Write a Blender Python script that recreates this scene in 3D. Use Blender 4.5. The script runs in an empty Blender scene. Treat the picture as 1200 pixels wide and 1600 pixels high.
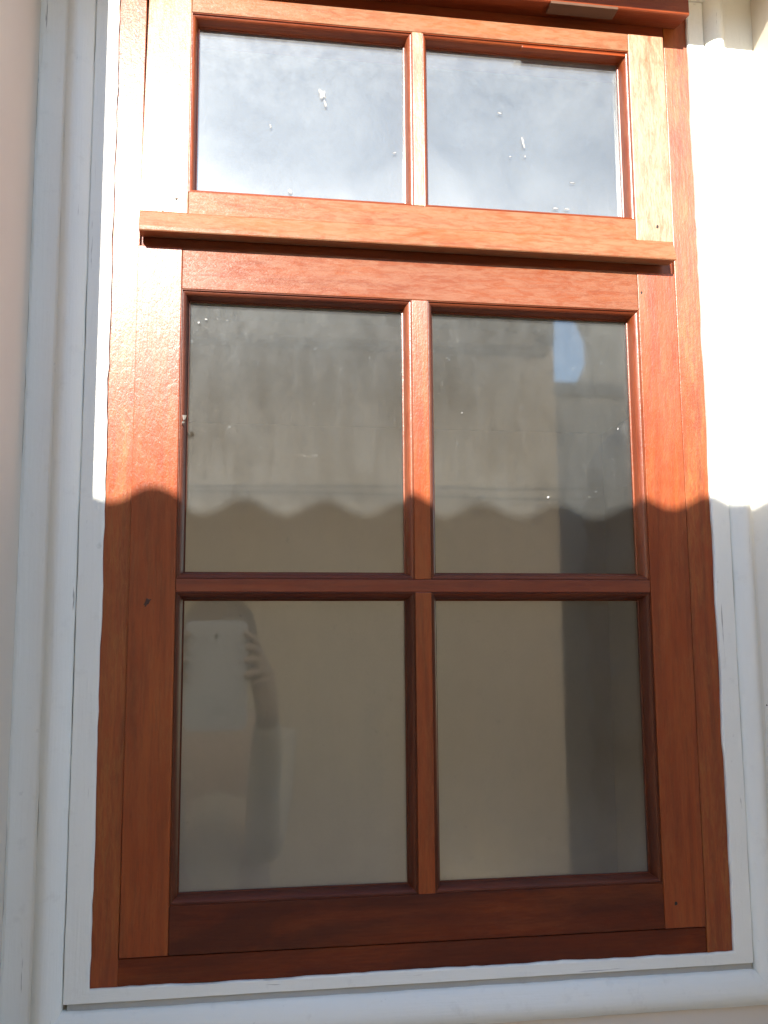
import bpy, bmesh, math, random
from mathutils import Vector, Matrix, noise as mnoise
random.seed(7)
S = bpy.context.scene
C = S.collection
O = 1.5                                   # height of the camera above the ground

# ------------------------------------------------------------------ camera
FP, PITCH, YAW, ROLL = 1560.67, 0.134540, 0.158288, -0.007422
fw = Vector((math.sin(YAW)*math.cos(PITCH), math.cos(YAW)*math.cos(PITCH), math.sin(PITCH)))
r0 = Vector((math.cos(YAW), -math.sin(YAW), 0)); u0 = r0.cross(fw)
rt = r0*math.cos(ROLL) + u0*math.sin(ROLL); up = -r0*math.sin(ROLL) + u0*math.cos(ROLL)
cd = bpy.data.cameras.new('camera'); cam = bpy.data.objects.new('camera', cd); C.objects.link(cam)
cd.sensor_fit = 'HORIZONTAL'; cd.sensor_width = 36; cd.lens = 36*FP/1200
cd.clip_start = 0.02; cd.clip_end = 500
cam.matrix_world = Matrix.Translation((0, -.95, O)) @ Matrix((rt, up, -fw)).transposed().to_4x4()
S.camera = cam

# ------------------------------------------------------------------ sky, sun, exposure
TA, TE = .268, .47                        # sun: sideways and downward run per metre towards the wall
sdir = Vector((TA, 1, -TE)).normalized()
W = bpy.data.worlds.new('World'); S.world = W; W.use_nodes = True
wn = W.node_tree.nodes; wl = W.node_tree.links
sky = wn.new('ShaderNodeTexSky'); sky.sky_type = 'NISHITA'; sky.sun_disc = False
sky.sun_elevation = math.asin(-sdir.z); sky.sun_rotation = math.atan2(-sdir.x, -sdir.y)
sky.air_density = 1.0; sky.dust_density = 0.0; sky.ozone_density = 2.4
wl.new(sky.outputs[0], wn['Background'].inputs[0]); wn['Background'].inputs[1].default_value = .15
sd = bpy.data.lights.new('sun', 'SUN'); so = bpy.data.objects.new('sun', sd); C.objects.link(so)
sd.energy = 4.2; sd.angle = math.radians(.32); sd.color = (1, .95, .86)
so.rotation_euler = sdir.to_track_quat('-Z', 'Y').to_euler(); so.location = (-2, -6, 6)
S.view_settings.view_transform = 'Standard'; S.view_settings.look = 'None'
S.view_settings.gamma = 1; S.view_settings.use_curve_mapping = False
S.view_settings.exposure = 1.7
S.cycles.max_bounces = 12; S.cycles.diffuse_bounces = 6; S.cycles.glossy_bounces = 4
S.cycles.transparent_max_bounces = 16

# ------------------------------------------------------------------ node helpers
class NT:
    def __init__(s, name):
        s.m = bpy.data.materials.new(name); s.m.use_nodes = True
        s.t = s.m.node_tree; s.t.nodes.clear()
        s.out = s.n('ShaderNodeOutputMaterial')
    def n(s, k, **kw):
        x = s.t.nodes.new(k)
        for a, b in kw.items(): setattr(x, a, b)
        return x
    def l(s, a, b): s.t.links.new(a, b)
    def put(s, sock, v):
        if hasattr(v, 'is_output'): s.l(v, sock)
        else: sock.default_value = v
    def math(s, op, a, b=0.0, c=None, clamp=False):
        x = s.n('ShaderNodeMath', operation=op, use_clamp=clamp)
        s.put(x.inputs[0], a); s.put(x.inputs[1], b)
        if c is not None: s.put(x.inputs[2], c)
        return x.outputs[0]
    def vmath(s, op, a, b=(0, 0, 0)):
        x = s.n('ShaderNodeVectorMath', operation=op); s.put(x.inputs[0], a); s.put(x.inputs[1], b)
        return x.outputs['Value' if op == 'DOT_PRODUCT' else 'Vector']
    def noise(s, vec, scale, detail=3, rough=.55, dist=0):
        x = s.n('ShaderNodeTexNoise'); s.put(x.inputs['Vector'], vec)
        x.inputs['Scale'].default_value = scale; x.inputs['Detail'].default_value = detail
        x.inputs['Roughness'].default_value = rough; x.inputs['Distortion'].default_value = dist
        return x.outputs['Fac']
    def ramp(s, f, stops):
        x = s.n('ShaderNodeValToRGB'); s.put(x.inputs[0], f); e = x.color_ramp.elements
        while len(e) < len(stops): e.new(.5)
        for i, (p, c) in enumerate(stops):
            e[i].position = p
            e[i].color = (c, c, c, 1) if not isinstance(c, tuple) else (*c, 1)
        return x.outputs[0]
    def mix(s, f, a, b, mode='MIX'):
        x = s.n('ShaderNodeMix', data_type='RGBA', blend_type=mode)
        s.put(x.inputs[0], f); s.put(x.inputs[6], a if hasattr(a, 'is_output') else (*a, 1)); s.put(x.inputs[7], b if hasattr(b, 'is_output') else (*b, 1))
        return x.outputs[2]
    def bump(s, h, st, dist=.001, normal=None):
        x = s.n('ShaderNodeBump'); s.put(x.inputs['Height'], h); x.inputs['Strength'].default_value = st
        x.inputs['Distance'].default_value = dist
        if normal: s.l(normal, x.inputs['Normal'])
        return x.outputs[0]
    def bsdf(s, **kw):
        x = s.n('ShaderNodeBsdfPrincipled')
        for k, v in kw.items():
            k = k.replace('_', ' ')
            if isinstance(v, tuple) and len(v) == 3 and k == 'Base Color': v = (*v, 1)
            s.put(x.inputs[k], v)
        s.l(x.outputs[0], s.out.inputs[0]); return x
    def pos(s):
        return s.n('ShaderNodeNewGeometry').outputs['Position']

def wood(name, axis, tint=1.0, dirt=0.0, wear_glare=.30, spec=.38, bare=(.30, .095, .034), cover=0., yel=1.):
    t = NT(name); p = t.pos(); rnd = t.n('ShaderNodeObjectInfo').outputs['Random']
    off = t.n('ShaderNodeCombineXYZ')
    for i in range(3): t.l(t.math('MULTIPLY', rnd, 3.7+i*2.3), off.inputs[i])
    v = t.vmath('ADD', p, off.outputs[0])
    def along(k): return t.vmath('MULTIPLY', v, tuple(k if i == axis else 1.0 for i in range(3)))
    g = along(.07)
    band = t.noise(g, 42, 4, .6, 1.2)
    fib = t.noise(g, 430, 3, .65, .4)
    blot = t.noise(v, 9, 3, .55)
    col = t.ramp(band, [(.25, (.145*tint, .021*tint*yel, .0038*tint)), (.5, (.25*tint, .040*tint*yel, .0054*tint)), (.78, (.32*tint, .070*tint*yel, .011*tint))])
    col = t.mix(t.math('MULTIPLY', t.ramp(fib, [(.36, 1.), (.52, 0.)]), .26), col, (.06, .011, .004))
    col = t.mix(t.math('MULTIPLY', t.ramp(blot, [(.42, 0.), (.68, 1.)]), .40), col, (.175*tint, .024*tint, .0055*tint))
    # worn varnish in patches along the grain; their paleness also paints in sun glare
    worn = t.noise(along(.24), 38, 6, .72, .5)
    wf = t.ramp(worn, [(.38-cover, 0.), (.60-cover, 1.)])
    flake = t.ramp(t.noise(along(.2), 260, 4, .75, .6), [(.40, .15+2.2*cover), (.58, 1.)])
    col = t.mix(t.math('MULTIPLY', t.math('MULTIPLY', wf, flake), wear_glare), col, bare)
    if dirt:
        d = t.noise(along(.3), 14, 5, .65, .8)
        col = t.mix(t.math('MULTIPLY', t.ramp(d, [(.36, 0.), (.60, 1.)]), dirt), col, (.030, .010, .006))
    peel = t.noise(along(.35), 300, 4, .7, .5)
    rough = t.math('ADD', t.math('MULTIPLY', worn, .26), t.math('MULTIPLY', peel, .12)); rough = t.math('ADD', rough, .17+.25*dirt)
    nb = t.bump(fib, .30, .0006); nb = t.bump(peel, .34, .0007, nb)
    nb = t.bump(t.noise(along(.5), 900, 2, .6), .25, .0003, nb)
    b = t.bsdf(Base_Color=col, Roughness=rough, Normal=nb, Anisotropic=.72, IOR=1.5)
    b.inputs['Specular IOR Level'].default_value = spec
    tg = [0, 0, 0]; tg[2 if axis == 0 else 0] = 1        # the lobe spreads across the grain
    cv = t.n('ShaderNodeCombineXYZ')
    for i in range(3): cv.inputs[i].default_value = tg[i]
    t.l(cv.outputs[0], b.inputs['Tangent'])
    return t.m

def paint(name, col, dirt=.35, scale=1.0, warm=(.30, .27, .22), axis=None):
    t = NT(name); p = t.pos()
    a = t.noise(p, 6*scale, 4, .6); b_ = t.noise(p, 55*scale, 4, .65); c = t.noise(p, 260*scale, 3, .6)
    base = t.mix(t.math('MULTIPLY', t.ramp(a, [(.35, 0.), (.72, 1.)]), .22), col, tuple(x*.80 for x in col))
    base = t.mix(t.math('MULTIPLY', t.ramp(b_, [(.60, 0.), (.80, 1.)]), dirt*.45), base, warm)
    base = t.mix(t.math('MULTIPLY', t.ramp(t.noise(p, 95*scale, 2, .5), [(.74, 0.), (.82, 1.)]), dirt*.6), base, (.14, .13, .11))
    nb = t.bump(b_, .30, .0012); nb = t.bump(c, .25, .0005, nb)
    if axis is not None:                                  # brush marks along the moulding
        sc = [1, 1, 1]; sc[axis] = .05
        br = t.noise(t.vmath('MULTIPLY', p, tuple(sc)), 330, 3, .6, .3); nb = t.bump(br, .38, .0009, nb)
        crk = t.noise(t.vmath('MULTIPLY', p, tuple(sc)), 120, 4, .7, .8)
        base = t.mix(t.math('MULTIPLY', t.ramp(crk, [(.30, 1.), (.335, 0.)]), .75), base, (.20, .18, .16))
    t.bsdf(Base_Color=base, Roughness=.55, Normal=nb)
    return t.m

def plain(name, col, rough=.6, metal=0., nscale=40, var=.25, bump=.2):
    t = NT(name); p = t.pos(); a = t.noise(p, nscale, 4, .6)
    c = t.mix(t.math('MULTIPLY', t.ramp(a, [(.35, 0.), (.7, 1.)]), var), col, tuple(x*.45 for x in col))
    t.bsdf(Base_Color=c, Roughness=rough, Metallic=metal, Normal=t.bump(a, bump, .001)); return t.m

def glass(name, dust, smear, top, hz, low, lowh, lowa, s0=.70, s1=1.1):
    t = NT(name); geo = t.n('ShaderNodeNewGeometry'); p = geo.outputs['Position']
    wob = t.bump(t.noise(p, 5.5, 1, .4), .02, .004)
    dt = t.math('ABSOLUTE', t.vmath('DOT_PRODUCT', geo.outputs['Normal'], geo.outputs['Incoming']))
    fr = t.math('POWER', t.math('SUBTRACT', 1., dt, clamp=True), 5.)
    R = t.math('ADD', t.math('MULTIPLY', fr, .92), .08)
    tr = t.n('ShaderNodeBsdfTransparent'); tr.inputs[0].default_value = (.95, .97, .95, 1)
    gl = t.n('ShaderNodeBsdfGlossy'); gl.inputs['Roughness'].default_value = .034; t.l(wob, gl.inputs['Normal'])
    m1 = t.n('ShaderNodeMixShader'); t.l(R, m1.inputs[0]); t.l(tr.outputs[0], m1.inputs[1]); t.l(gl.outputs[0], m1.inputs[2])
    # a film of dust on the outer face only
    sx = t.n('ShaderNodeSeparateXYZ'); t.l(geo.outputs['Normal'], sx.inputs[0])
    outer = t.math('LESS_THAN', sx.outputs[1], -.5)
    pz = t.n('ShaderNodeSeparateXYZ'); t.l(p, pz.inputs[0])
    film = t.ramp(t.noise(p, 11, 4, .6, .4), [(.25, .55), (.75, 1.)])
    strk = t.ramp(t.noise(t.vmath('MULTIPLY', p, (1, 1, .16)), 70, 4, .65, .5), [(.30, s0), (.7, s1)])
    scr = t.ramp(t.noise(p, 160, 6, .75, 1.6), [(.56, 0.), (.70, 1.)])
    fine = t.ramp(t.noise(p, 700, 3, .7), [(.50, 0.), (.72, 1.)])
    spk = t.ramp(t.noise(p, 210, 2, .5, .8), [(.70, 0.), (.76, 1.)])
    sm = t.ramp(t.noise(p, 62, 8, .82, .1), [(.36, .15), (.72, 1.)])
    hi = t.n('ShaderNodeMapRange'); t.l(pz.outputs[2], hi.inputs[0])
    hi.inputs[1].default_value = top-hz; hi.inputs[2].default_value = top; hi.inputs[3].default_value = 0; hi.inputs[4].default_value = 1
    lo = t.n('ShaderNodeMapRange'); t.l(pz.outputs[2], lo.inputs[0])
    lo.inputs[1].default_value = low+lowh; lo.inputs[2].default_value = low; lo.inputs[3].default_value = 0; lo.inputs[4].default_value = lowa  # dust thickens low down; in the upper panes this also paints in sun glare
    f = t.math('MULTIPLY', t.math('MULTIPLY', film, strk), dust)
    f = t.math('ADD', f, t.math('MULTIPLY', scr, dust*.26)); f = t.math('ADD', f, t.math('MULTIPLY', fine, dust*.60))
    f = t.math('ADD', f, t.math('MULTIPLY', spk, .08))
    f = t.math('ADD', f, t.math('MULTIPLY', t.math('MULTIPLY', sm, hi.outputs[0]), smear))
    f = t.math('ADD', f, t.math('MULTIPLY', t.math('POWER', lo.outputs[0], 1.6), film))
    f = t.math('MULTIPLY', f, outer, clamp=True)
    df = t.n('ShaderNodeBsdfDiffuse'); df.inputs[0].default_value = (.60, .61, .60, 1)
    gg = t.n('ShaderNodeBsdfGlossy'); gg.inputs['Roughness'].default_value = .42; gg.inputs['Color'].default_value = (.22, .23, .25, 1)
    dd = t.n('ShaderNodeMixShader'); dd.inputs[0].default_value = .35; t.l(df.outputs[0], dd.inputs[1]); t.l(gg.outputs[0], dd.inputs[2])
    m2 = t.n('ShaderNodeMixShader'); t.l(f, m2.inputs[0]); t.l(m1.outputs[0], m2.inputs[1]); t.l(dd.outputs[0], m2.inputs[2])
    t.l(m2.outputs[0], t.out.inputs[0]); return t.m

M = {
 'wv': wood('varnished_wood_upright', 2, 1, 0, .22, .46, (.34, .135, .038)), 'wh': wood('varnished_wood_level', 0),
 'rl': wood('worn_glare_wood_level', 0, .74, 0, .75, .42, (.23, .105, .060), .12, 1.1),  # worn wood, paled further to paint in the glare on the rail
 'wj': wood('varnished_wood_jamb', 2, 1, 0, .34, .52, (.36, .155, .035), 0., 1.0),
 'bd': wood('varnished_wood_shaded_grimy_level', 0, .5, .4, .15, .3),  # level beads: shade put into the colour along with grime
 'gb': wood('sunlit_bead', 2, .8, 0, .25, .75, (.36, .15, .06)),
 'uv': wood('bleached_glare_wood_upright', 2, 1.15, 0, .90, .42, (.38, .245, .145), .14, 1.1), 'uh': wood('bleached_glare_wood_level', 0, 1.1, 0, .88, .38, (.235, .128, .066), .15, 1.1),  # bleached wood of the upper sash, sun glare painted into its paleness
 'wd': wood('varnished_wood_dark', 0, .56, .6, .15, .2), 'wsill': wood('varnished_wood_sill', 0, .66, .45, .15, .2),  # wd, wsill: darker tones for the bottom rail and the sill
 'wr': wood('varnished_wood_shaded_grimy', 2, .44, .4, .15, .36), 'whr': wood('varnished_wood_red_level', 0, .85, .1, .25, .42),  # wr: shaded copy of the bead wood, shade and grime in its colour
 'white_v': paint('white_paint_upright', (.80, .795, .715), .34, 1, axis=2),
 'white_h': paint('white_paint_level', (.79, .785, .70), .45, 1, axis=0),
 'white_d': paint('white_paint_groove_shade', (.40, .40, .37), .8, 1, (.20, .19, .16), axis=0),
 'beige': paint('beige_plaster', (.68, .605, .505), .22, .5, (.45, .38, .31)),
 'nb': paint('neighbour_plaster', (.72, .585, .43), .15, .3, (.5, .42, .33)),
 'room': plain('room_plaster', (.66, .54, .39), .8, nscale=4, var=.1),
 'floor': plain('room_floor', (.52, .44, .36), .6, nscale=6),
 'conc': plain('concrete', (.22, .215, .20), .85, nscale=5, var=.4),
 'zinc': plain('weathered_sheet_steel', (.42, .43, .44), .5, .0, 9, .3),
 'timber': plain('grey_timber', (.30, .24, .18), .7, 0, 14, .4),
 'bwall': plain('rendered_boundary', (.60, .51, .40), .9, nscale=4, var=.3),
 'tankm': plain('tank_plastic', (.34, .31, .26), .7, nscale=6, var=.2),
 'brass': plain('dull_hinge_metal', (.10, .045, .022), .8, 0., 60, .4),
 'nail': plain('bright_nail', (.62, .60, .56), .35, .7, 90, .3),
 'tablet': plain('white_plastic', (.80, .80, .79), .35, nscale=10, var=.02, bump=0),
 'black': plain('black_glass', (.02, .02, .022), .12, nscale=10, var=.1, bump=0),
 'grey': plain('grey_print', (.60, .60, .61), .4, nscale=10, var=.1, bump=0),
 'skin': plain('skin', (.64, .47, .35), .5, nscale=60, var=.1),
 'shirt': plain('pale_cloth', (.92, .77, .58), .9, nscale=300, var=.3),
 'trous': plain('tan_cloth', (.92, .79, .60), .9, nscale=300, var=.3),
 'hair': plain('dark_hair', (.36, .27, .20), .6, nscale=200, var=.5),
 'cable': plain('grey_cable', (.10, .10, .10), .5, nscale=40, var=.2),
 'splash': plain('dried_splash', (.30, .30, .29), .9, nscale=300, var=.25),
 'knot': plain('knot_wood', (.055, .02, .01), .6, nscale=200, var=.4),
 'dark': plain('dark_gap', (.03, .026, .022), .9, nscale=100, var=.3),
 'glass_lo': glass('window_glass_lower', .052, .05, O+.345, .10, O-.225, .13, .26),
 'glass_up': glass('window_glass_upper', .125, .13, O+.63, .12, O+.44, .15, .27, .94, 1.0),
}

# ------------------------------------------------------------------ object helpers
def empty(name, loc, label=None, cat=None, group=None):
    o = bpy.data.objects.new(name, None); C.objects.link(o); o.location = loc; o.empty_display_size = .05
    if label: o['label'] = label
    if cat: o['category'] = cat
    if group: o['group'] = group
    return o
def origin(o):
    v = Vector((0, 0, 0))
    while o is not None: v += o.location; o = o.parent
    return v
def link(name, me, mat, parent=None, smooth=False):
    o = bpy.data.objects.new(name, me); C.objects.link(o)
    if mat is not None: me.materials.append(mat)
    if smooth:
        for p in me.polygons: p.use_smooth = True
    if parent is not None:
        me.transform(Matrix.Translation(-origin(parent))); o.parent = parent
    return o
def mesh(bm, name):
    bmesh.ops.recalc_face_normals(bm, faces=bm.faces[:])
    me = bpy.data.meshes.new(name); bm.to_mesh(me); bm.free(); return me
def box_bm(b, bev=.0008, bm=None):
    bm = bm or bmesh.new(); x0, x1, y0, y1, z0, z1 = b
    vs = [bm.verts.new((x, y, z)) for x in (x0, x1) for y in (y0, y1) for z in (z0, z1)]
    fs = [bm.faces.new([vs[i] for i in q]) for q in ((0, 1, 3, 2), (4, 6, 7, 5), (0, 4, 5, 1), (2, 3, 7, 6), (0, 2, 6, 4), (1, 5, 7, 3))]
    if bev:
        es = {e for f in fs for e in f.edges}
        bmesh.ops.bevel(bm, geom=list(es), offset=bev, segments=2, affect='EDGES', profile=.6)
    return bm
def box(name, b, mat, parent=None, bev=.0008):
    return link(name, mesh(box_bm(b, bev), name), mat, parent)
def skew_box(name, q, y0, y1, mat, parent, bev=.0008):
    """q: four front corners (x,z) counted bl, br, tr, tl"""
    bm = bmesh.new()
    a = [bm.verts.new((x, y0, z)) for x, z in q]; b = [bm.verts.new((x, y1, z)) for x, z in q]
    bm.faces.new(a); bm.faces.new(b[::-1])
    for i in range(4): bm.faces.new((a[i], a[(i+1) % 4], b[(i+1) % 4], b[i]))
    bmesh.ops.bevel(bm, geom=bm.edges[:], offset=bev, segments=2, affect='EDGES', profile=.6)
    return link(name, mesh(bm, name), mat, parent)
def wob(t, seed, k=1.0):
    return mnoise.noise(Vector((t*k, seed*7.31, seed*1.7)))

def bead(name, rect, side, prof, mat, parent):
    """one mitred length of moulding round an opening. rect = x0,x1,z0,z1 of the face edge; prof = (inset, y)"""
    x0, x1, z0, z1 = rect; bm = bmesh.new(); ra, rb = [], []
    for d, y in prof:
        P = {'l': ((x0+d, z0+d), (x0+d, z1-d)), 'r': ((x1-d, z0+d), (x1-d, z1-d)),
             'b': ((x0+d, z0+d), (x1-d, z0+d)), 't': ((x0+d, z1-d), (x1-d, z1-d))}[side]
        ra.append(bm.verts.new((P[0][0], y, P[0][1]))); rb.append(bm.verts.new((P[1][0], y, P[1][1])))
    for i in range(len(prof)):
        j = (i+1) % len(prof); bm.faces.new((ra[i], ra[j], rb[j], rb[i]))
    bm.faces.new(ra[::-1]); bm.faces.new(rb)
    return link(name, mesh(bm, name), mat, parent)
def ovolo(face, gl, w):
    s = face+.0026
    p = [(0.0002, gl+.006), (.0002, face+.0012), (.0010, face+.0010), (.0013, s)]
    for k in range(8):
        a = math.pi/2*k/7
        p.append((.0013+(w-.0028)*math.sin(a), s+(gl-.0035-s)*(1-math.cos(a))))
    p += [(w-.0012, gl-.0024), (w, gl-.0022), (w, gl-.0002), (w-.002, gl+.0002), (w-.002, gl+.006)]
    return p

# ------------------------------------------------------------------ the house: wall with its deep window recess, the room behind
NL, NR, NZ, NY = -.1865, .5675, .762, -.2485
house = empty('house', (0, NY, 0), 'beige plastered house wall with a deep recess around the wooden window', 'house')
bx = lambda n, b, m, p=house, bev=.004: box(n, b, m, p, bev)
bx('wall', (-4.2, NL, NY, .10, -.05, 4.2), M['beige'])
bx('wall', (NR, 4.6, NY, .10, -.05, 4.2), M['beige'])
bx('wall', (NL, NR, -.15, .10, O+.7165, 4.2), M['beige'])
bx('wall', (NL, NR, NY, .10, -.05, O-.3900), M['beige'])
bx('recess_back', (NL, NR, -.0005, .10, O-.39, O-.3410), M['beige'], bev=.0005)
# room
RX0, RX1, RY1, RZ1 = -1.6, 2.2, 4.6, 2.75
bx('room_wall', (RX0-.1, RX1+.1, RY1, RY1+.1, 0, RZ1), M['room'])
bx('room_wall', (RX0-.1, RX0, .10, RY1, 0, RZ1), M['room'])
bx('room_wall', (RX1, RX1+.1, .10, 1.2, 0, RZ1), M['room'])  # right wall in pieces round an unseen opening added to let skylight in
bx('room_wall', (RX1, RX1+.1, 3.4, RY1, 0, RZ1), M['room'])
bx('room_wall', (RX1, RX1+.1, 1.2, 3.4, 0, .9), M['room'])
bx('room_wall', (RX1, RX1+.1, 1.2, 3.4, 2.3, RZ1), M['room'])
bx('ceiling', (RX0-.1, RX1+.1, .10, RY1+.1, RZ1, RZ1+.1), M['room'])
bx('room_floor', (RX0-.1, RX1+.1, .10, RY1+.1, -.05, 0.0), M['floor'])

# ------------------------------------------------------------------ white moulded surround
FL, FR, FT, FB = -.112, .491, .690, -.2945
trim = empty('window_surround', (.19, 0, O-.345), 'cracked white painted moulding framing the wooden window inside its recess', 'moulding')
RINGS = {'flat_strip': 0, 'rounded_moulding': 1, 'outer_strip': 2}
SL = {'l': (0, .0218, .0222, .0480, .0745), 'r': (0, .0186, .0189, .0415, .0765), 'b': (0, .0105, .0165, .0485, .0490), 't': (0, .0100, .0104, .0180, .0245)}
PROF = {
 'flat_strip': [(0, .030), (0, -.0028), (.04, -.0036), (.96, -.0040), (1, -.0034), (1, .030)],
 'rounded_moulding': [(0, .030), (0, -.0035), (.05, -.0060), (.18, -.0088), (.36, -.0116), (.55, -.0132), (.72, -.0128), (.86, -.0102), (.95, -.0070), (1, -.0052), (1, .030)],
 'outer_strip': [(0, .030), (0, -.0048), (.10, -.0034), (.9, -.0034), (1, -.0028), (1, .030)],
}
def surround(ring, side):
    if ring == 'outer_strip' and side == 'b': return
    k = RINGS[ring]; i0, i1 = (0, 1) if k == 0 else ((2, 3) if k == 1 else (3, 4))
    seed = hash_s(ring+side); N = 70; bm = bmesh.new(); rows = []
    prof = PROF[ring]
    for a in range(N+1):
        t = a/N; row = []
        for j, (u, y) in enumerate(prof):
            s = {q: SL[q][i0]+(SL[q][i1]-SL[q][i0])*u for q in 'lrbt'}
            if side in 'lr':
                za, zb = FB-s['b'], FT+s['t']; z = za+(zb-za)*t; x = FL-s['l'] if side == 'l' else FR+s['r']; lp = z
            else:
                xa, xb = FL-s['l'], FR+s['r']; x = xa+(xb-xa)*t; z = FB-s['b'] if side == 'b' else FT+s['t']; lp = x
            je = 0.
            if j in (0, 1, len(prof)-2, len(prof)-1):          # uneven, hand painted arrises
                e = 0 if j < 2 else 1
                am = .0013 if (k == 0 and e == 0) else .00055
                je = am*(wob(lp, seed+e, 22)+.6*wob(lp, seed+e+9, 75)+.5*wob(lp, seed+e+4, 190))
                if k == 0 and e == 0: je -= .0006
                if k == 0 and e == 1: je -= .0002
            yy = y + (.0005*wob(lp*1.0, seed+j*.37, 14) if 0 < j < len(prof)-1 else 0)
            if side == 'l': x -= je
            elif side == 'r': x += je
            elif side == 'b': z -= je
            else: z += je
            row.append(bm.verts.new((x, yy, O+z)))
        rows.append(row)
    for a in range(N):
        for j in range(len(prof)-1):
            f = bm.faces.new((rows[a][j], rows[a][j+1], rows[a+1][j+1], rows[a+1][j]))
    bm.faces.new(rows[0][::-1]); bm.faces.new(rows[-1])
    o = link(ring, mesh(bm, ring), M['white_v' if side in 'lr' else 'white_h'], trim)
    if ring == 'rounded_moulding':
        for p in o.data.polygons: p.use_smooth = len(p.vertices) == 4
        o.data.set_sharp_from_angle(angle=math.radians(40))
def hash_s(s): return sum((i+1)*ord(c) for i, c in enumerate(s)) % 97 + .13
for ring in RINGS:
    for side in 'lrbt': surround(ring, side)
bk = bmesh.new()
for b in ((FL-.074, FL-.002, .014, .030, O-.340, O+.7155), (FR+.002, FR+.076, .014, .030, O-.340, O+.7155)): box_bm(b, 0, bk)
box_bm((FL-.0015, FR+.0015, .012, .030, O-.340, O+FB-.002), 0, bk)
link('backing', mesh(bk, 'backing'), M['white_h'], trim)
box('groove_bed', (FL-.0185, FR+.0175, -.0012, .011, O+FB-.0175, O+FB-.0085), M['white_d'], trim, .0003)  # bed of the groove painted grey, its shade put into the colour

# ------------------------------------------------------------------ the wooden window
win = empty('wooden_window', (.19, 0, O+FB), 'varnished reddish wooden window with two panes over four, upper half in sun', 'window')
# outer frame
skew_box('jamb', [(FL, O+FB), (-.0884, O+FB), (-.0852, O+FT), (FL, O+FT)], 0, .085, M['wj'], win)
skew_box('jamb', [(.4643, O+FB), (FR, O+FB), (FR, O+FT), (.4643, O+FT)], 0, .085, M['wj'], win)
box('sill', (-.0888, .4641, .0006, .085, O+FB, O-.2707), M['wsill'], win)
box('head', (-.0888, .4641, .0006, .085, O+.6515, O+FT), M['whr'], win)
box('transom', (-.0888, .4641, .006, .085, O+.3885, O+.4125), M['whr'], win)
box('stop', (-.0900, -.0780, .0062, .060, O-.268, O+.6510), M['wr'], win, .0004)
box('stop', (.4560, .4660, .0062, .060, O-.268, O+.6510), M['wr'], win, .0004)
# the drip hood over the head
hb = bmesh.new()
hp = [(-.0002, .668), (-.012, .6655), (-.020, .6640), (-.034, .6612), (-.0352, .6622), (-.0352, .6885), (-.0002, .6905)]
ra = [hb.verts.new((-.104, y, O+z)) for y, z in hp]; rb = [hb.verts.new((.4775, y, O+z)) for y, z in hp]
for i in range(len(hp)): hb.faces.new((ra[i], ra[(i+1) % len(hp)], rb[(i+1) % len(hp)], rb[i]))
hb.faces.new(ra[::-1]); hb.faces.new(rb)
hood = link('drip_hood', mesh(hb, 'drip_hood'), M['whr'], win)
hg = box('hinge', (.325, .398, -.0362, -.018, O+.6592, O+.6622), M['brass'], hood, .0006)

def sash(name, X, Z, face, thick, gl, muntx, muntz, stl, rails, wbead, mats, gmat, skew=0.):
    """X = outer x0,x1; Z = z0,z1; stl = inner edges of stiles; rails = z of inner edges (bottom, top)"""
    s = empty(name, (0, 0, 0)); s.parent = win; s.location = (0, 0, O+Z[0]-(O+FB))
    z0, z1 = O+Z[0], O+Z[1]; xl, xr = stl; zb, zt = O+rails[0], O+rails[1]
    yb = face+thick; e = .00025
    skew_box('stile', [(X[0]-skew, z0), (xl, z0), (xl, z1), (X[0]+skew, z1)], face, yb, mats[0], s)
    skew_box('stile', [(xr, z0), (X[1]+skew*.2, z0), (X[1]-skew*.2, z1), (xr, z1)], face, yb, mats[0], s)
    box('rail', (xl+e, xr-e, face+.0003, yb, zt, z1), mats[1], s)
    box('rail', (xl+e, xr-e, face+.0003, yb, z0, zb), mats[2], s)
    cols = [(xl, muntx[0]), (muntx[1], xr)]
    if muntz:
        rows = [(zb, O+muntz[0]), (O+muntz[1], zt)]
        box('muntin', (xl+e, xr-e, face+.0004, yb-.004, O+muntz[0], O+muntz[1]), mats[3], s, .0006)
        segs = rows
    else: rows = segs = [(zb, zt)]
    for a, b in segs: box('muntin', (muntx[0], muntx[1], face+.0002, yb-.004, a+e, b-e), mats[4], s, .0006)
    pr = ovolo(face, gl, wbead)
    for (a, b) in cols:
        for (c, d) in rows:
            for sd_ in 'lrbt':
                
                bm_ = mats[5] if sd_ in 'lr' else mats[6]
                if sd_ == 'r' and d == zt: bm_ = M['gb']      # sun-facing beads: lighter, glossier copy with the sunlight in its colour
                bead('glazing_bead', (a, b, c, d), sd_, pr, bm_, s)
            w = wbead-.003
            box('pane', (a+w, b-w, gl, gl+.003, c+w, d-w), gmat, s, 0)
    return s
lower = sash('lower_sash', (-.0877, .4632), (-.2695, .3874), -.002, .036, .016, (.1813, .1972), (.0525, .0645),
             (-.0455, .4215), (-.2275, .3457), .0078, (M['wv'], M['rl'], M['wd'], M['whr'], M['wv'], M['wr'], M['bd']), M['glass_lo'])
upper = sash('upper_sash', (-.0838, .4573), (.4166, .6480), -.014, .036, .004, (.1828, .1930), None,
             (-.0405, .4172), (.4395, .6283), .0072, (M['uv'], M['uh'], M['uh'], M['whr'], M['uv'], M['wv'], M['whr']), M['glass_up'], .0020)
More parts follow.
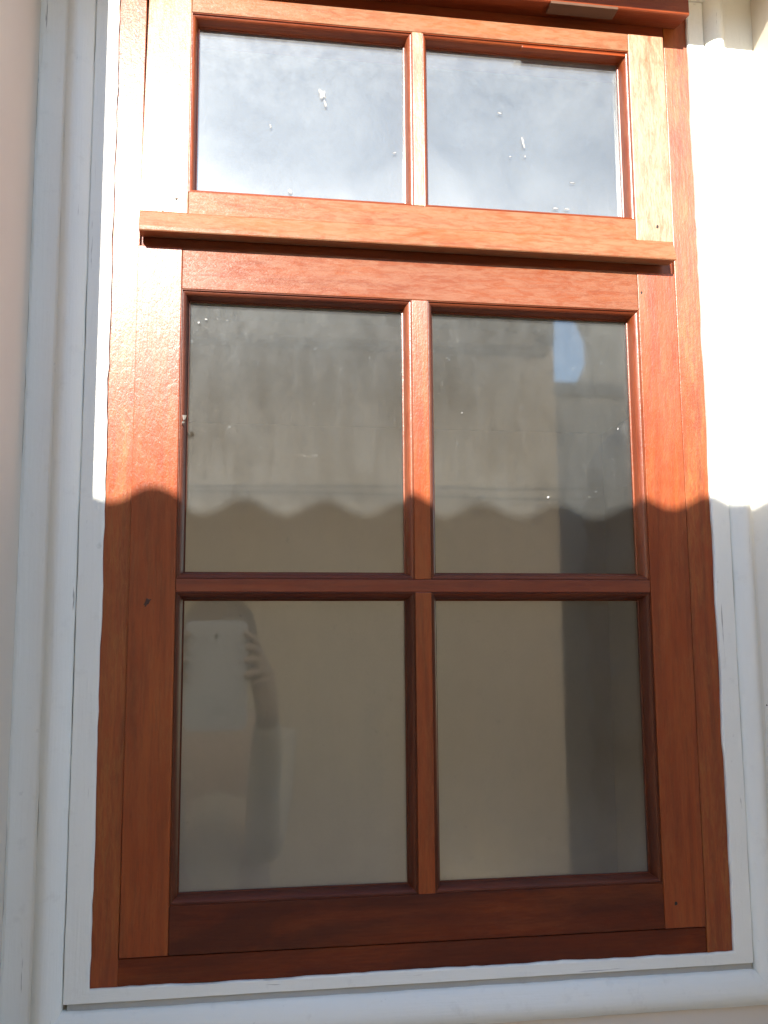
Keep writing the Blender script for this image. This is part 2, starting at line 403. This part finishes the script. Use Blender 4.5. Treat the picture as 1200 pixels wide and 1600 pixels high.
# drip bar under the upper sash
db = bmesh.new()
dp = [(-.0002, .4163), (-.0148, .4162), (-.0172, .4148), (-.0228, .3985), (-.0230, .3950), (-.0222, .3940), (-.0150, .3952), (-.0025, .3962), (-.0002, .3966)]
ra = [db.verts.new((-.0856, y, O+z)) for y, z in dp]; rb = [db.verts.new((.4560, y, O+z)) for y, z in dp]
for i in range(len(dp)): db.faces.new((ra[i], ra[(i+1) % len(dp)], rb[(i+1) % len(dp)], rb[i]))
db.faces.new(ra[::-1]); db.faces.new(rb)
bmesh.ops.bevel(db, geom=[e for e in db.edges if abs(e.verts[0].co.x-e.verts[1].co.x) < 1e-6], offset=.0006, segments=1, affect='EDGES')
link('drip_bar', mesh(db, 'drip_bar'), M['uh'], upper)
box('stay_strip', (.300, .4145, -.0125, -.006, O+.6226, O+.6248), M['wh'], upper, .0005)

# knots, plugged nail holes and stains that sit on the timber
def blot(name, x, z, y, r, mat, parent, squash=1., n=11, seed=1, th=.0003, rot=0.):
    bm = bmesh.new(); rr = random.Random(seed); top = []; bot = []
    for k in range(n):
        a = 2*math.pi*k/n; q = r*(.55+.6*rr.random()); u, v = q*math.cos(a), q*math.sin(a)*squash
        u, v = u*math.cos(rot)-v*math.sin(rot), u*math.sin(rot)+v*math.cos(rot)
        top.append(bm.verts.new((x+u*.8, y-th, O+z+v*.8))); bot.append(bm.verts.new((x+u, y+.0001, O+z+v)))
    bm.faces.new(top)
    for k in range(n): bm.faces.new((top[k], bot[k], bot[(k+1) % n], top[(k+1) % n]))
    return link(name, mesh(bm, name), mat, parent)
blot('knot', -.0708, .0432, -.0021, .0052, M['knot'], lower, .5, 17, 31, .0002, 1.05)
blot('nail_hole', .4335, -.2470, -.0021, .0016, M['dark'], lower, 1.3, 8, 5, .0002)
blot('nail_hole', .4405, .4330, -.0141, .0017, M['dark'], upper, 1.4, 8, 6, .0002)
blot('nail_hole', -.0515, .4310, -.0141, .0018, M['dark'], upper, .8, 8, 8, .0002)
blot('nail_hole', -.0640, .4180, -.0141, .0012, M['dark'], upper, .6, 8, 9, .0002)
blot('nail_hole', .4255, .4000-.035, -.0021, .0013, M['dark'], lower, 1.5, 8, 10, .0002)
for i, (x, z, r, sq) in enumerate(((-.1440, -.3085, .0016, .7), (-.1425, -.3150, .0016, .8), (-.1510, -.2200, .0010, 1), (.5080, -.3262, .0022, .8), (.5340, -.0600, .0008, 1.2), (.532, -.208, .001, 1.), (.44, -.332, .001, .8))):
    blot('paint_chip', x, z, -.0100 if x < 0 else -.0115, r, M['dark'], trim, sq, 9, 20+i, .0004)
# dried splashes on the panes
for i, (x, z, r, sq, ro) in enumerate(((.0915, .5620, .0052, 1.5, .3), (.0945, .5520, .0020, 2.8, .2), (.2790, .5560, .0042, .35, -.1), (.3035, .5250, .0019, 5., .15), (.3050, .5100, .0018, 1., 0), (.2890, .5085, .0026, .5, .3), (.1660, .5035, .0026, .5, .5), (.0590, .4545, .0036, 1.1, 0), (.3560, .4840, .0050, .16, 0), (.3365, .4545, .0050, .3, 0), (.349, .4545, .0040, .4, 0), (.0390, .5230, .0013, 2.6, .2))):
    blot('dried_splash', x, z, .0039, r*.8, M['splash'], upper, sq, 13, 40+i, .0003, ro)
for i, (x, z, r, sq, ro) in enumerate(((-.0290, .3180, .0022, 1., .4), (-.0220, .3215, .0026, .6, .1), (.3235, .1500, .0024, .8, .2), (.2350, .2350, .0018, .4, .8), (.4010, .2230, .0010, 2.6, -.4), (.1350, .1835, .0008, 1., 0), (.3070, .1220, .0016, .4, -.5))):
    blot('dried_splash', x, z, .0159, r*.7, M['splash'], lower, sq, 13, 70+i, .0003, ro)

# bent nail on the bead of the left stile
nb_ = bmesh.new()
pts = [Vector((-.0425, .0035, O+.2120)), Vector((-.0415, -.0040, O+.2128)), Vector((-.0405, -.0075, O+.2150)), Vector((-.0402, -.0085, O+.2188))]
rings = []
for k, P in enumerate(pts):
    d = (pts[min(k+1, 3)]-pts[max(k-1, 0)]).normalized(); u = d.orthogonal().normalized(); v = d.cross(u)
    rings.append([nb_.verts.new(P+(u*math.cos(a)+v*math.sin(a))*(.0011 if k < 3 else .0022)) for a in [i*math.pi/4 for i in range(8)]])
for a, b in zip(rings, rings[1:]):
    for i in range(8): nb_.faces.new((a[i], a[(i+1) % 8], b[(i+1) % 8], b[i]))
nb_.faces.new(rings[0][::-1]); nb_.faces.new(rings[-1])
nail = link('bent_nail', mesh(nb_, 'bent_nail'), M['nail'])
nail['label'] = 'small bent nail sticking out beside the upper left pane of the lower sash'; nail['category'] = 'nail'

# ------------------------------------------------------------------ the yard the panes mirror
gm = bmesh.new(); box_bm((-120, 120, -160, NY-.001, -.3, -.002), 0, gm)
gr = link('ground', mesh(gm, 'ground'), M['conc']); gr['kind'] = 'structure'
YW, YE = -2.3, -1.75
shed = empty('neighbouring_building', (0, YW-1, 0), 'beige neighbouring building with corrugated eave, seen mirrored in the lower panes', 'building')
box('wall', (-4.0, 1.138, YW-.25, YW, -.05, O+1.10), M['nb'], shed, .01)
box('wall', (.888, 1.138, YW-4, YW-.252, -.05, O+1.10), M['nb'], shed, .01)
box('wall_plate', (-4.0, 1.10, YW+.001, YW+.05, O+1.005, O+1.05), M['timber'], shed, .003)
# corrugated sheets
PIT, AMP = .0793, .0072; ZE = .1435-YE*TE
def zr(x): return AMP*math.cos(2*math.pi*(x+TA*(-YE)-.0118)/PIT)
def sheet(x0, x1, cut):
    bm = bmesh.new(); n = int((x1-x0)/PIT*12); T, B = [], []
    ys = [YE, YE-.28, YE-.56, YE-3.6]
    for i in range(n+1):
        x = x0+(x1-x0)*i/n; ct, cb = [], []
        for y in ys:
            xx = x
            if cut: xx = x0+(x-x0)*(1+min(1, (YE-y)/.55)*.19/(x1-x0))
            z = O+ZE+(YE-y)*math.tan(math.radians(9))+zr(x)
            ct.append(bm.verts.new((xx, y, z+.0007))); cb.append(bm.verts.new((xx, y, z-.0007)))
        T.append(ct); B.append(cb)
    m = len(ys)
    for i in range(n):
        for j in range(m-1):
            bm.faces.new((T[i][j], T[i+1][j], T[i+1][j+1], T[i][j+1])); bm.faces.new((B[i][j], B[i][j+1], B[i+1][j+1], B[i+1][j]))
        bm.faces.new((T[i][0], B[i][0], B[i+1][0], T[i+1][0])); bm.faces.new((T[i][-1], T[i+1][-1], B[i+1][-1], B[i][-1]))
    for c in (0, n):
        for j in range(m-1): bm.faces.new((T[c][j], T[c][j+1], B[c][j+1], B[c][j]))
    o = link('roof_sheet', mesh(bm, 'roof_sheet'), M['zinc'], shed)
    for p in o.data.polygons: p.use_smooth = False
nsh = 8; w = (.95+4.0)/nsh
for k in range(nsh): sheet(-4.0+k*w, -4.0+(k+1)*w-.0005, k == nsh-1)
for y in (YE-.12,):
    box('batten', (-4.0, .93, y-.05, y, O+ZE-.055, O+ZE-.012), M['timber'], shed, .002)

for i, (z, lb) in enumerate(((.520, 'upper of two thin cables along the wall mirrored in the lower sash'), (.495, 'lower of two thin cables along the wall mirrored in the lower sash'))):
    bm = bmesh.new(); N = 40; prev = None
    for k in range(N+1):
        x = -3+6.5*k/N; c = Vector((x, YW+.05+.35*max(0, (x-1.0)), O+z+.01*math.sin(k*.35+i)))
        ring = [bm.verts.new(c+Vector((0, math.cos(a)*.004, math.sin(a)*.004))) for a in [q*math.pi/3 for q in range(6)]]
        if prev:
            for q in range(6): bm.faces.new((prev[q], prev[(q+1) % 6], ring[(q+1) % 6], ring[q]))
        prev = ring
    o = link('cable', mesh(bm, 'cable'), M['cable']); o['label'] = lb; o['category'] = 'cable'; o['group'] = 'cables across the yard'

bwl = empty('boundary_wall', (3.2, -4.5, 0), 'grey boundary wall beyond the corner of the neighbouring building, mirrored in the right panes', 'wall')
box('wall', (1.15, 8, -4.62, -4.5, -.05, O+1.45), M['bwall'], bwl, .01)
for k in range(7): box('coping_slab', (1.15+k*.98, 1.15+k*.98+.97, -4.66, -4.46, O+1.451, O+1.53), M['conc'], bwl, .012)
# the far house that bounds the patch of sky, a rounded water tank in front of it
KF = (6.0+.982)/.966
far = empty('far_house', (3.6, -6.5, 0), 'dark far house bounding the patch of blue sky mirrored in the right pane', 'house')
def prism(name, q, y0, y1, mat, parent, bev=.006):
    bm = bmesh.new(); a = [bm.verts.new((x, y0, z)) for x, z in q]; b = [bm.verts.new((x+(y0-y1)*.5, y1, z)) for x, z in q]
    bm.faces.new(a); bm.faces.new(b[::-1])
    for i in range(len(q)): bm.faces.new((a[i], a[(i+1) % len(q)], b[(i+1) % len(q)], b[i]))
    bmesh.ops.bevel(bm, geom=bm.edges[:], offset=bev, segments=1, affect='EDGES')
    return link(name, mesh(bm, name), mat, parent)
prism('wall', [(.367*KF, -.05), (8, -.05), (8, O+.42*KF), (.367*KF, O+.42*KF)], -6, -9, M['bwall'], far)
prism('eave', [(.3675*KF, O+.303*KF), (.3685*KF, O+.42*KF), (.330*KF, O+.42*KF), (.3440*KF, O+.36*KF), (.3575*KF, O+.328*KF), (.3645*KF, O+.314*KF)], -5.95, -6.0, M['timber'], far)
prism('lean_to', [(.352*KF, -.05), (.3665*KF, -.05), (.3665*KF, O+.303*KF), (.3645*KF, O+.294*KF), (.3595*KF, O+.281*KF), (.352*KF, O+.266*KF)], -5.9, -7, M['bwall'], far)
tank = empty('water_tank', (2.42, -3.4, 0), 'dark ribbed water tank in the yard, mirrored down the right edge of the right panes', 'tank')
kb = bmesh.new(); prev = None; NS = 48
pf = [(.72, .0)]
for k in range(9): pf += [(.72, .05+.25*k), (.745, .09+.25*k), (.745, .15+.25*k), (.72, .19+.25*k)]
pf += [(.71, 2.36), (.66, 2.46), (.54, 2.56), (.36, 2.62), (.22, 2.64)]
for r, z in pf:
    ring = [kb.verts.new((2.42+r*math.cos(2*math.pi*i/NS), -3.4+r*math.sin(2*math.pi*i/NS), z)) for i in range(NS)]
    if prev:
        for i in range(NS): kb.faces.new((prev[i], prev[(i+1) % NS], ring[(i+1) % NS], ring[i]))
    prev = ring
kb.faces.new(prev)
link('shell', mesh(kb, 'shell'), M['tankm'], tank, True)
lb_ = bmesh.new(); bmesh.ops.create_cone(lb_, cap_ends=True, segments=32, radius1=.23, radius2=.21, depth=.06, matrix=Matrix.Translation((2.42, -3.4, 2.672)))
link('lid', mesh(lb_, 'lid'), M['tankm'], tank)

# ------------------------------------------------------------------ the tablet and the person holding it (mirrored in the lower left pane)
TX0, TX1, TZ0, TZ1, TYB, TYF = -.0726, .0448, O-.154, O+.052, -.957, -.966
tab = empty('tablet', ((TX0+TX1)/2, -.9615, TZ0), 'white tablet held upright, mirrored in the lower left pane', 'tablet')
def rrect(x0, x1, z0, z1, r, y, n=6):
    P = []
    for cx, cz, a0 in ((x1-r, z1-r, 0), (x0+r, z1-r, 90), (x0+r, z0+r, 180), (x1-r, z0+r, 270)):
        for k in range(n+1):
            a = math.radians(a0+90*k/n); P.append((cx+r*math.cos(a), y, cz+r*math.sin(a)))
    return P
def slab(name, x0, x1, z0, z1, r, ya, yb, mat, parent, ins=.0015):
    bm = bmesh.new()
    L = [rrect(x0+ins, x1-ins, z0+ins, z1-ins, max(r-ins, .0003), ya), rrect(x0, x1, z0, z1, r, ya+(yb-ya)*.2), rrect(x0, x1, z0, z1, r, ya+(yb-ya)*.8), rrect(x0+ins, x1-ins, z0+ins, z1-ins, max(r-ins, .0003), yb)]
    R_ = [[bm.verts.new(p) for p in l] for l in L]; n = len(R_[0])
    bm.faces.new(R_[0]); bm.faces.new(R_[-1][::-1])
    for a, b in zip(R_, R_[1:]):
        for i in range(n): bm.faces.new((a[i], a[(i+1) % n], b[(i+1) % n], b[i]))
    return link(name, mesh(bm, name), mat, parent)
slab('case', TX0, TX1, TZ0, TZ1, .012, TYB, TYF, M['tablet'], tab)
slab('camera_lens', -.0190, -.0100, O+.0175, O+.0265, .0044, TYB+.0008, TYB-.001, M['black'], tab, .0006)
slab('flash', .0045, .0100, O+.0205, O+.0240, .0016, TYB+.0005, TYB-.001, M['grey'], tab, .0004)
slab('screen', TX0+.006, TX1-.006, TZ0+.016, TZ1-.014, .002, TYF-.0004, TYF+.001, M['black'], tab, .0004)
slab('emblem', -.0200, .0040, O-.1250, O-.1090, .003, TYB+.0003, TYB-.001, M['grey'], tab, .0004)

def skin_obj(name, pts, edges, mat, parent, root, sub=2):
    me = bpy.data.meshes.new(name); me.from_pydata([p[:3] for p in pts], edges, [])
    o = link(name, me, None, parent); me.materials.append(mat)
    sk = o.modifiers.new('skin', 'SKIN'); sk.use_smooth_shade = True
    for i, p in enumerate(pts):
        r = p[3]; me.skin_vertices[0].data[i].radius = r if isinstance(r, tuple) else (r, r)
        me.skin_vertices[0].data[i].use_root = i == root
    sb = o.modifiers.new('sub', 'SUBSURF'); sb.levels = sub; sb.render_levels = sub
    return o
px, py = -.012, -1.33
per = empty('person', (px, py, 0), 'person in a pale top holding up a white tablet, mirrored in the lower left pane', 'person')
P = [(px, py, .86, .115), (px, py, 1.02, .115), (px, py-.01, 1.2, .13), (px, py, 1.30, .09), (px, py+.01, 1.37, .05), (px, py+.03, 1.425, .062), (px, py+.035, 1.495, .080), (px, py+.02, 1.56, .070)]
Ed = [(i, i+1) for i in range(7)]
def add(p, par): P.append(p); Ed.append((par, len(P)-1)); return len(P)-1
for s in (-1, 1):
    tx = TX1 if s > 0 else TX0
    sh = add((px+s*.135, py, 1.285, .046), 3); el = add((px+s*.098, py+.10, 1.06, .034), sh)
    fm = add((px+s*.096, py+.215, 1.22, .029), el); wr = add((tx+s*.040, -.995, 1.375, .024), fm)
    pm = add((tx+s*.034, -.980, 1.425, (.017, .026)), wr); pk = add((tx+s*.026, -.976, 1.462, (.013, .026)), pm)
    th = add((tx+s*.012, -.992, 1.445, .010), pm); add((tx-s*.016, -.981, 1.478, .0075), th)
    for (dx, dz, tipx, tipz) in ((.018, .050, -.016, .062), (.020, .034, -.010, .030), (.020, .012, -.012, .004), (.018, -.012, -.010, -.026)):
        a = add((tx+s*dx, -.968, 1.462+dz*.8, .0085), pk); b = add((tx+s*.010, -.952, 1.466+dz, .0080), a); add((tx+s*tipx*.6, -.9475, 1.466+tipz+.004, .0066), b)
    hp_ = add((px+s*.085, py, .80, .085), 0); kn = add((px+s*.095, py+.015, .46, .058), hp_); an = add((px+s*.10, py-.01, .085, .036), kn)
    ft = add((px+s*.105, py+.05, .042, .038), an); add((px+s*.115, py+.15, .030, .028), ft)
body = skin_obj('body', P, Ed, M['skin'], per, 0)
SP = [(px, py, .88, .122), (px, py, 1.03, .118), (px, py-.01, 1.2, .132), (px, py, 1.315, .095)]; SE = [(0, 1), (1, 2), (2, 3)]
for s in (-1, 1):
    n = len(SP); tx = TX1 if s > 0 else TX0; SP += [(px+s*.135, py, 1.290, .056), (px+s*.098, py+.10, 1.06, .043), (px+s*.096, py+.215, 1.22, .037), (tx+s*.041, -.998, 1.370, .029)]; SE += [(3, n), (n, n+1), (n+1, n+2), (n+2, n+3)]
skin_obj('shirt', SP, SE, M['shirt'], per, 0)
TP = [(px, py, .90, .127)]; TE_ = []
for s in (-1, 1):
    n = len(TP); TP += [(px+s*.087, py, .80, .098), (px+s*.096, py+.014, .46, .074), (px+s*.10, py-.01, .11, .060)]; TE_ += [(0, n), (n, n+1), (n+1, n+2)]
skin_obj('trousers', TP, TE_, M['trous'], per, 0)
hm = bmesh.new(); bmesh.ops.create_uvsphere(hm, u_segments=20, v_segments=12, radius=1)
for v in list(hm.verts):
    if v.co.z < -.15 and v.co.y > -.1: hm.verts.remove(v)
for v in hm.verts:
    q = 1+.05*mnoise.noise(v.co*4); v.co = Vector((px+v.co.x*.086*q, py+.015+v.co.y*.098*q-.008, 1.528+v.co.z*.098*q))
link('hair', mesh(hm, 'hair'), M['hair'], per, True)
for s in (-1, 1):
    em = bmesh.new(); bmesh.ops.create_uvsphere(em, u_segments=10, v_segments=8, radius=.011, matrix=Matrix.Translation((px+s*.030, py+.108, 1.512)))
    link('eye', mesh(em, 'eye'), M['black'], per, True)
skin_obj('nose', [(px, py+.112, 1.508, .009), (px, py+.124, 1.478, .013)], [(0, 1)], M['skin'], per, 0)
skin_obj('mouth', [(px-.022, py+.098, 1.447, .006), (px, py+.104, 1.446, .008), (px+.022, py+.098, 1.447, .006)], [(0, 1), (1, 2)], M['shirt'], per, 1)
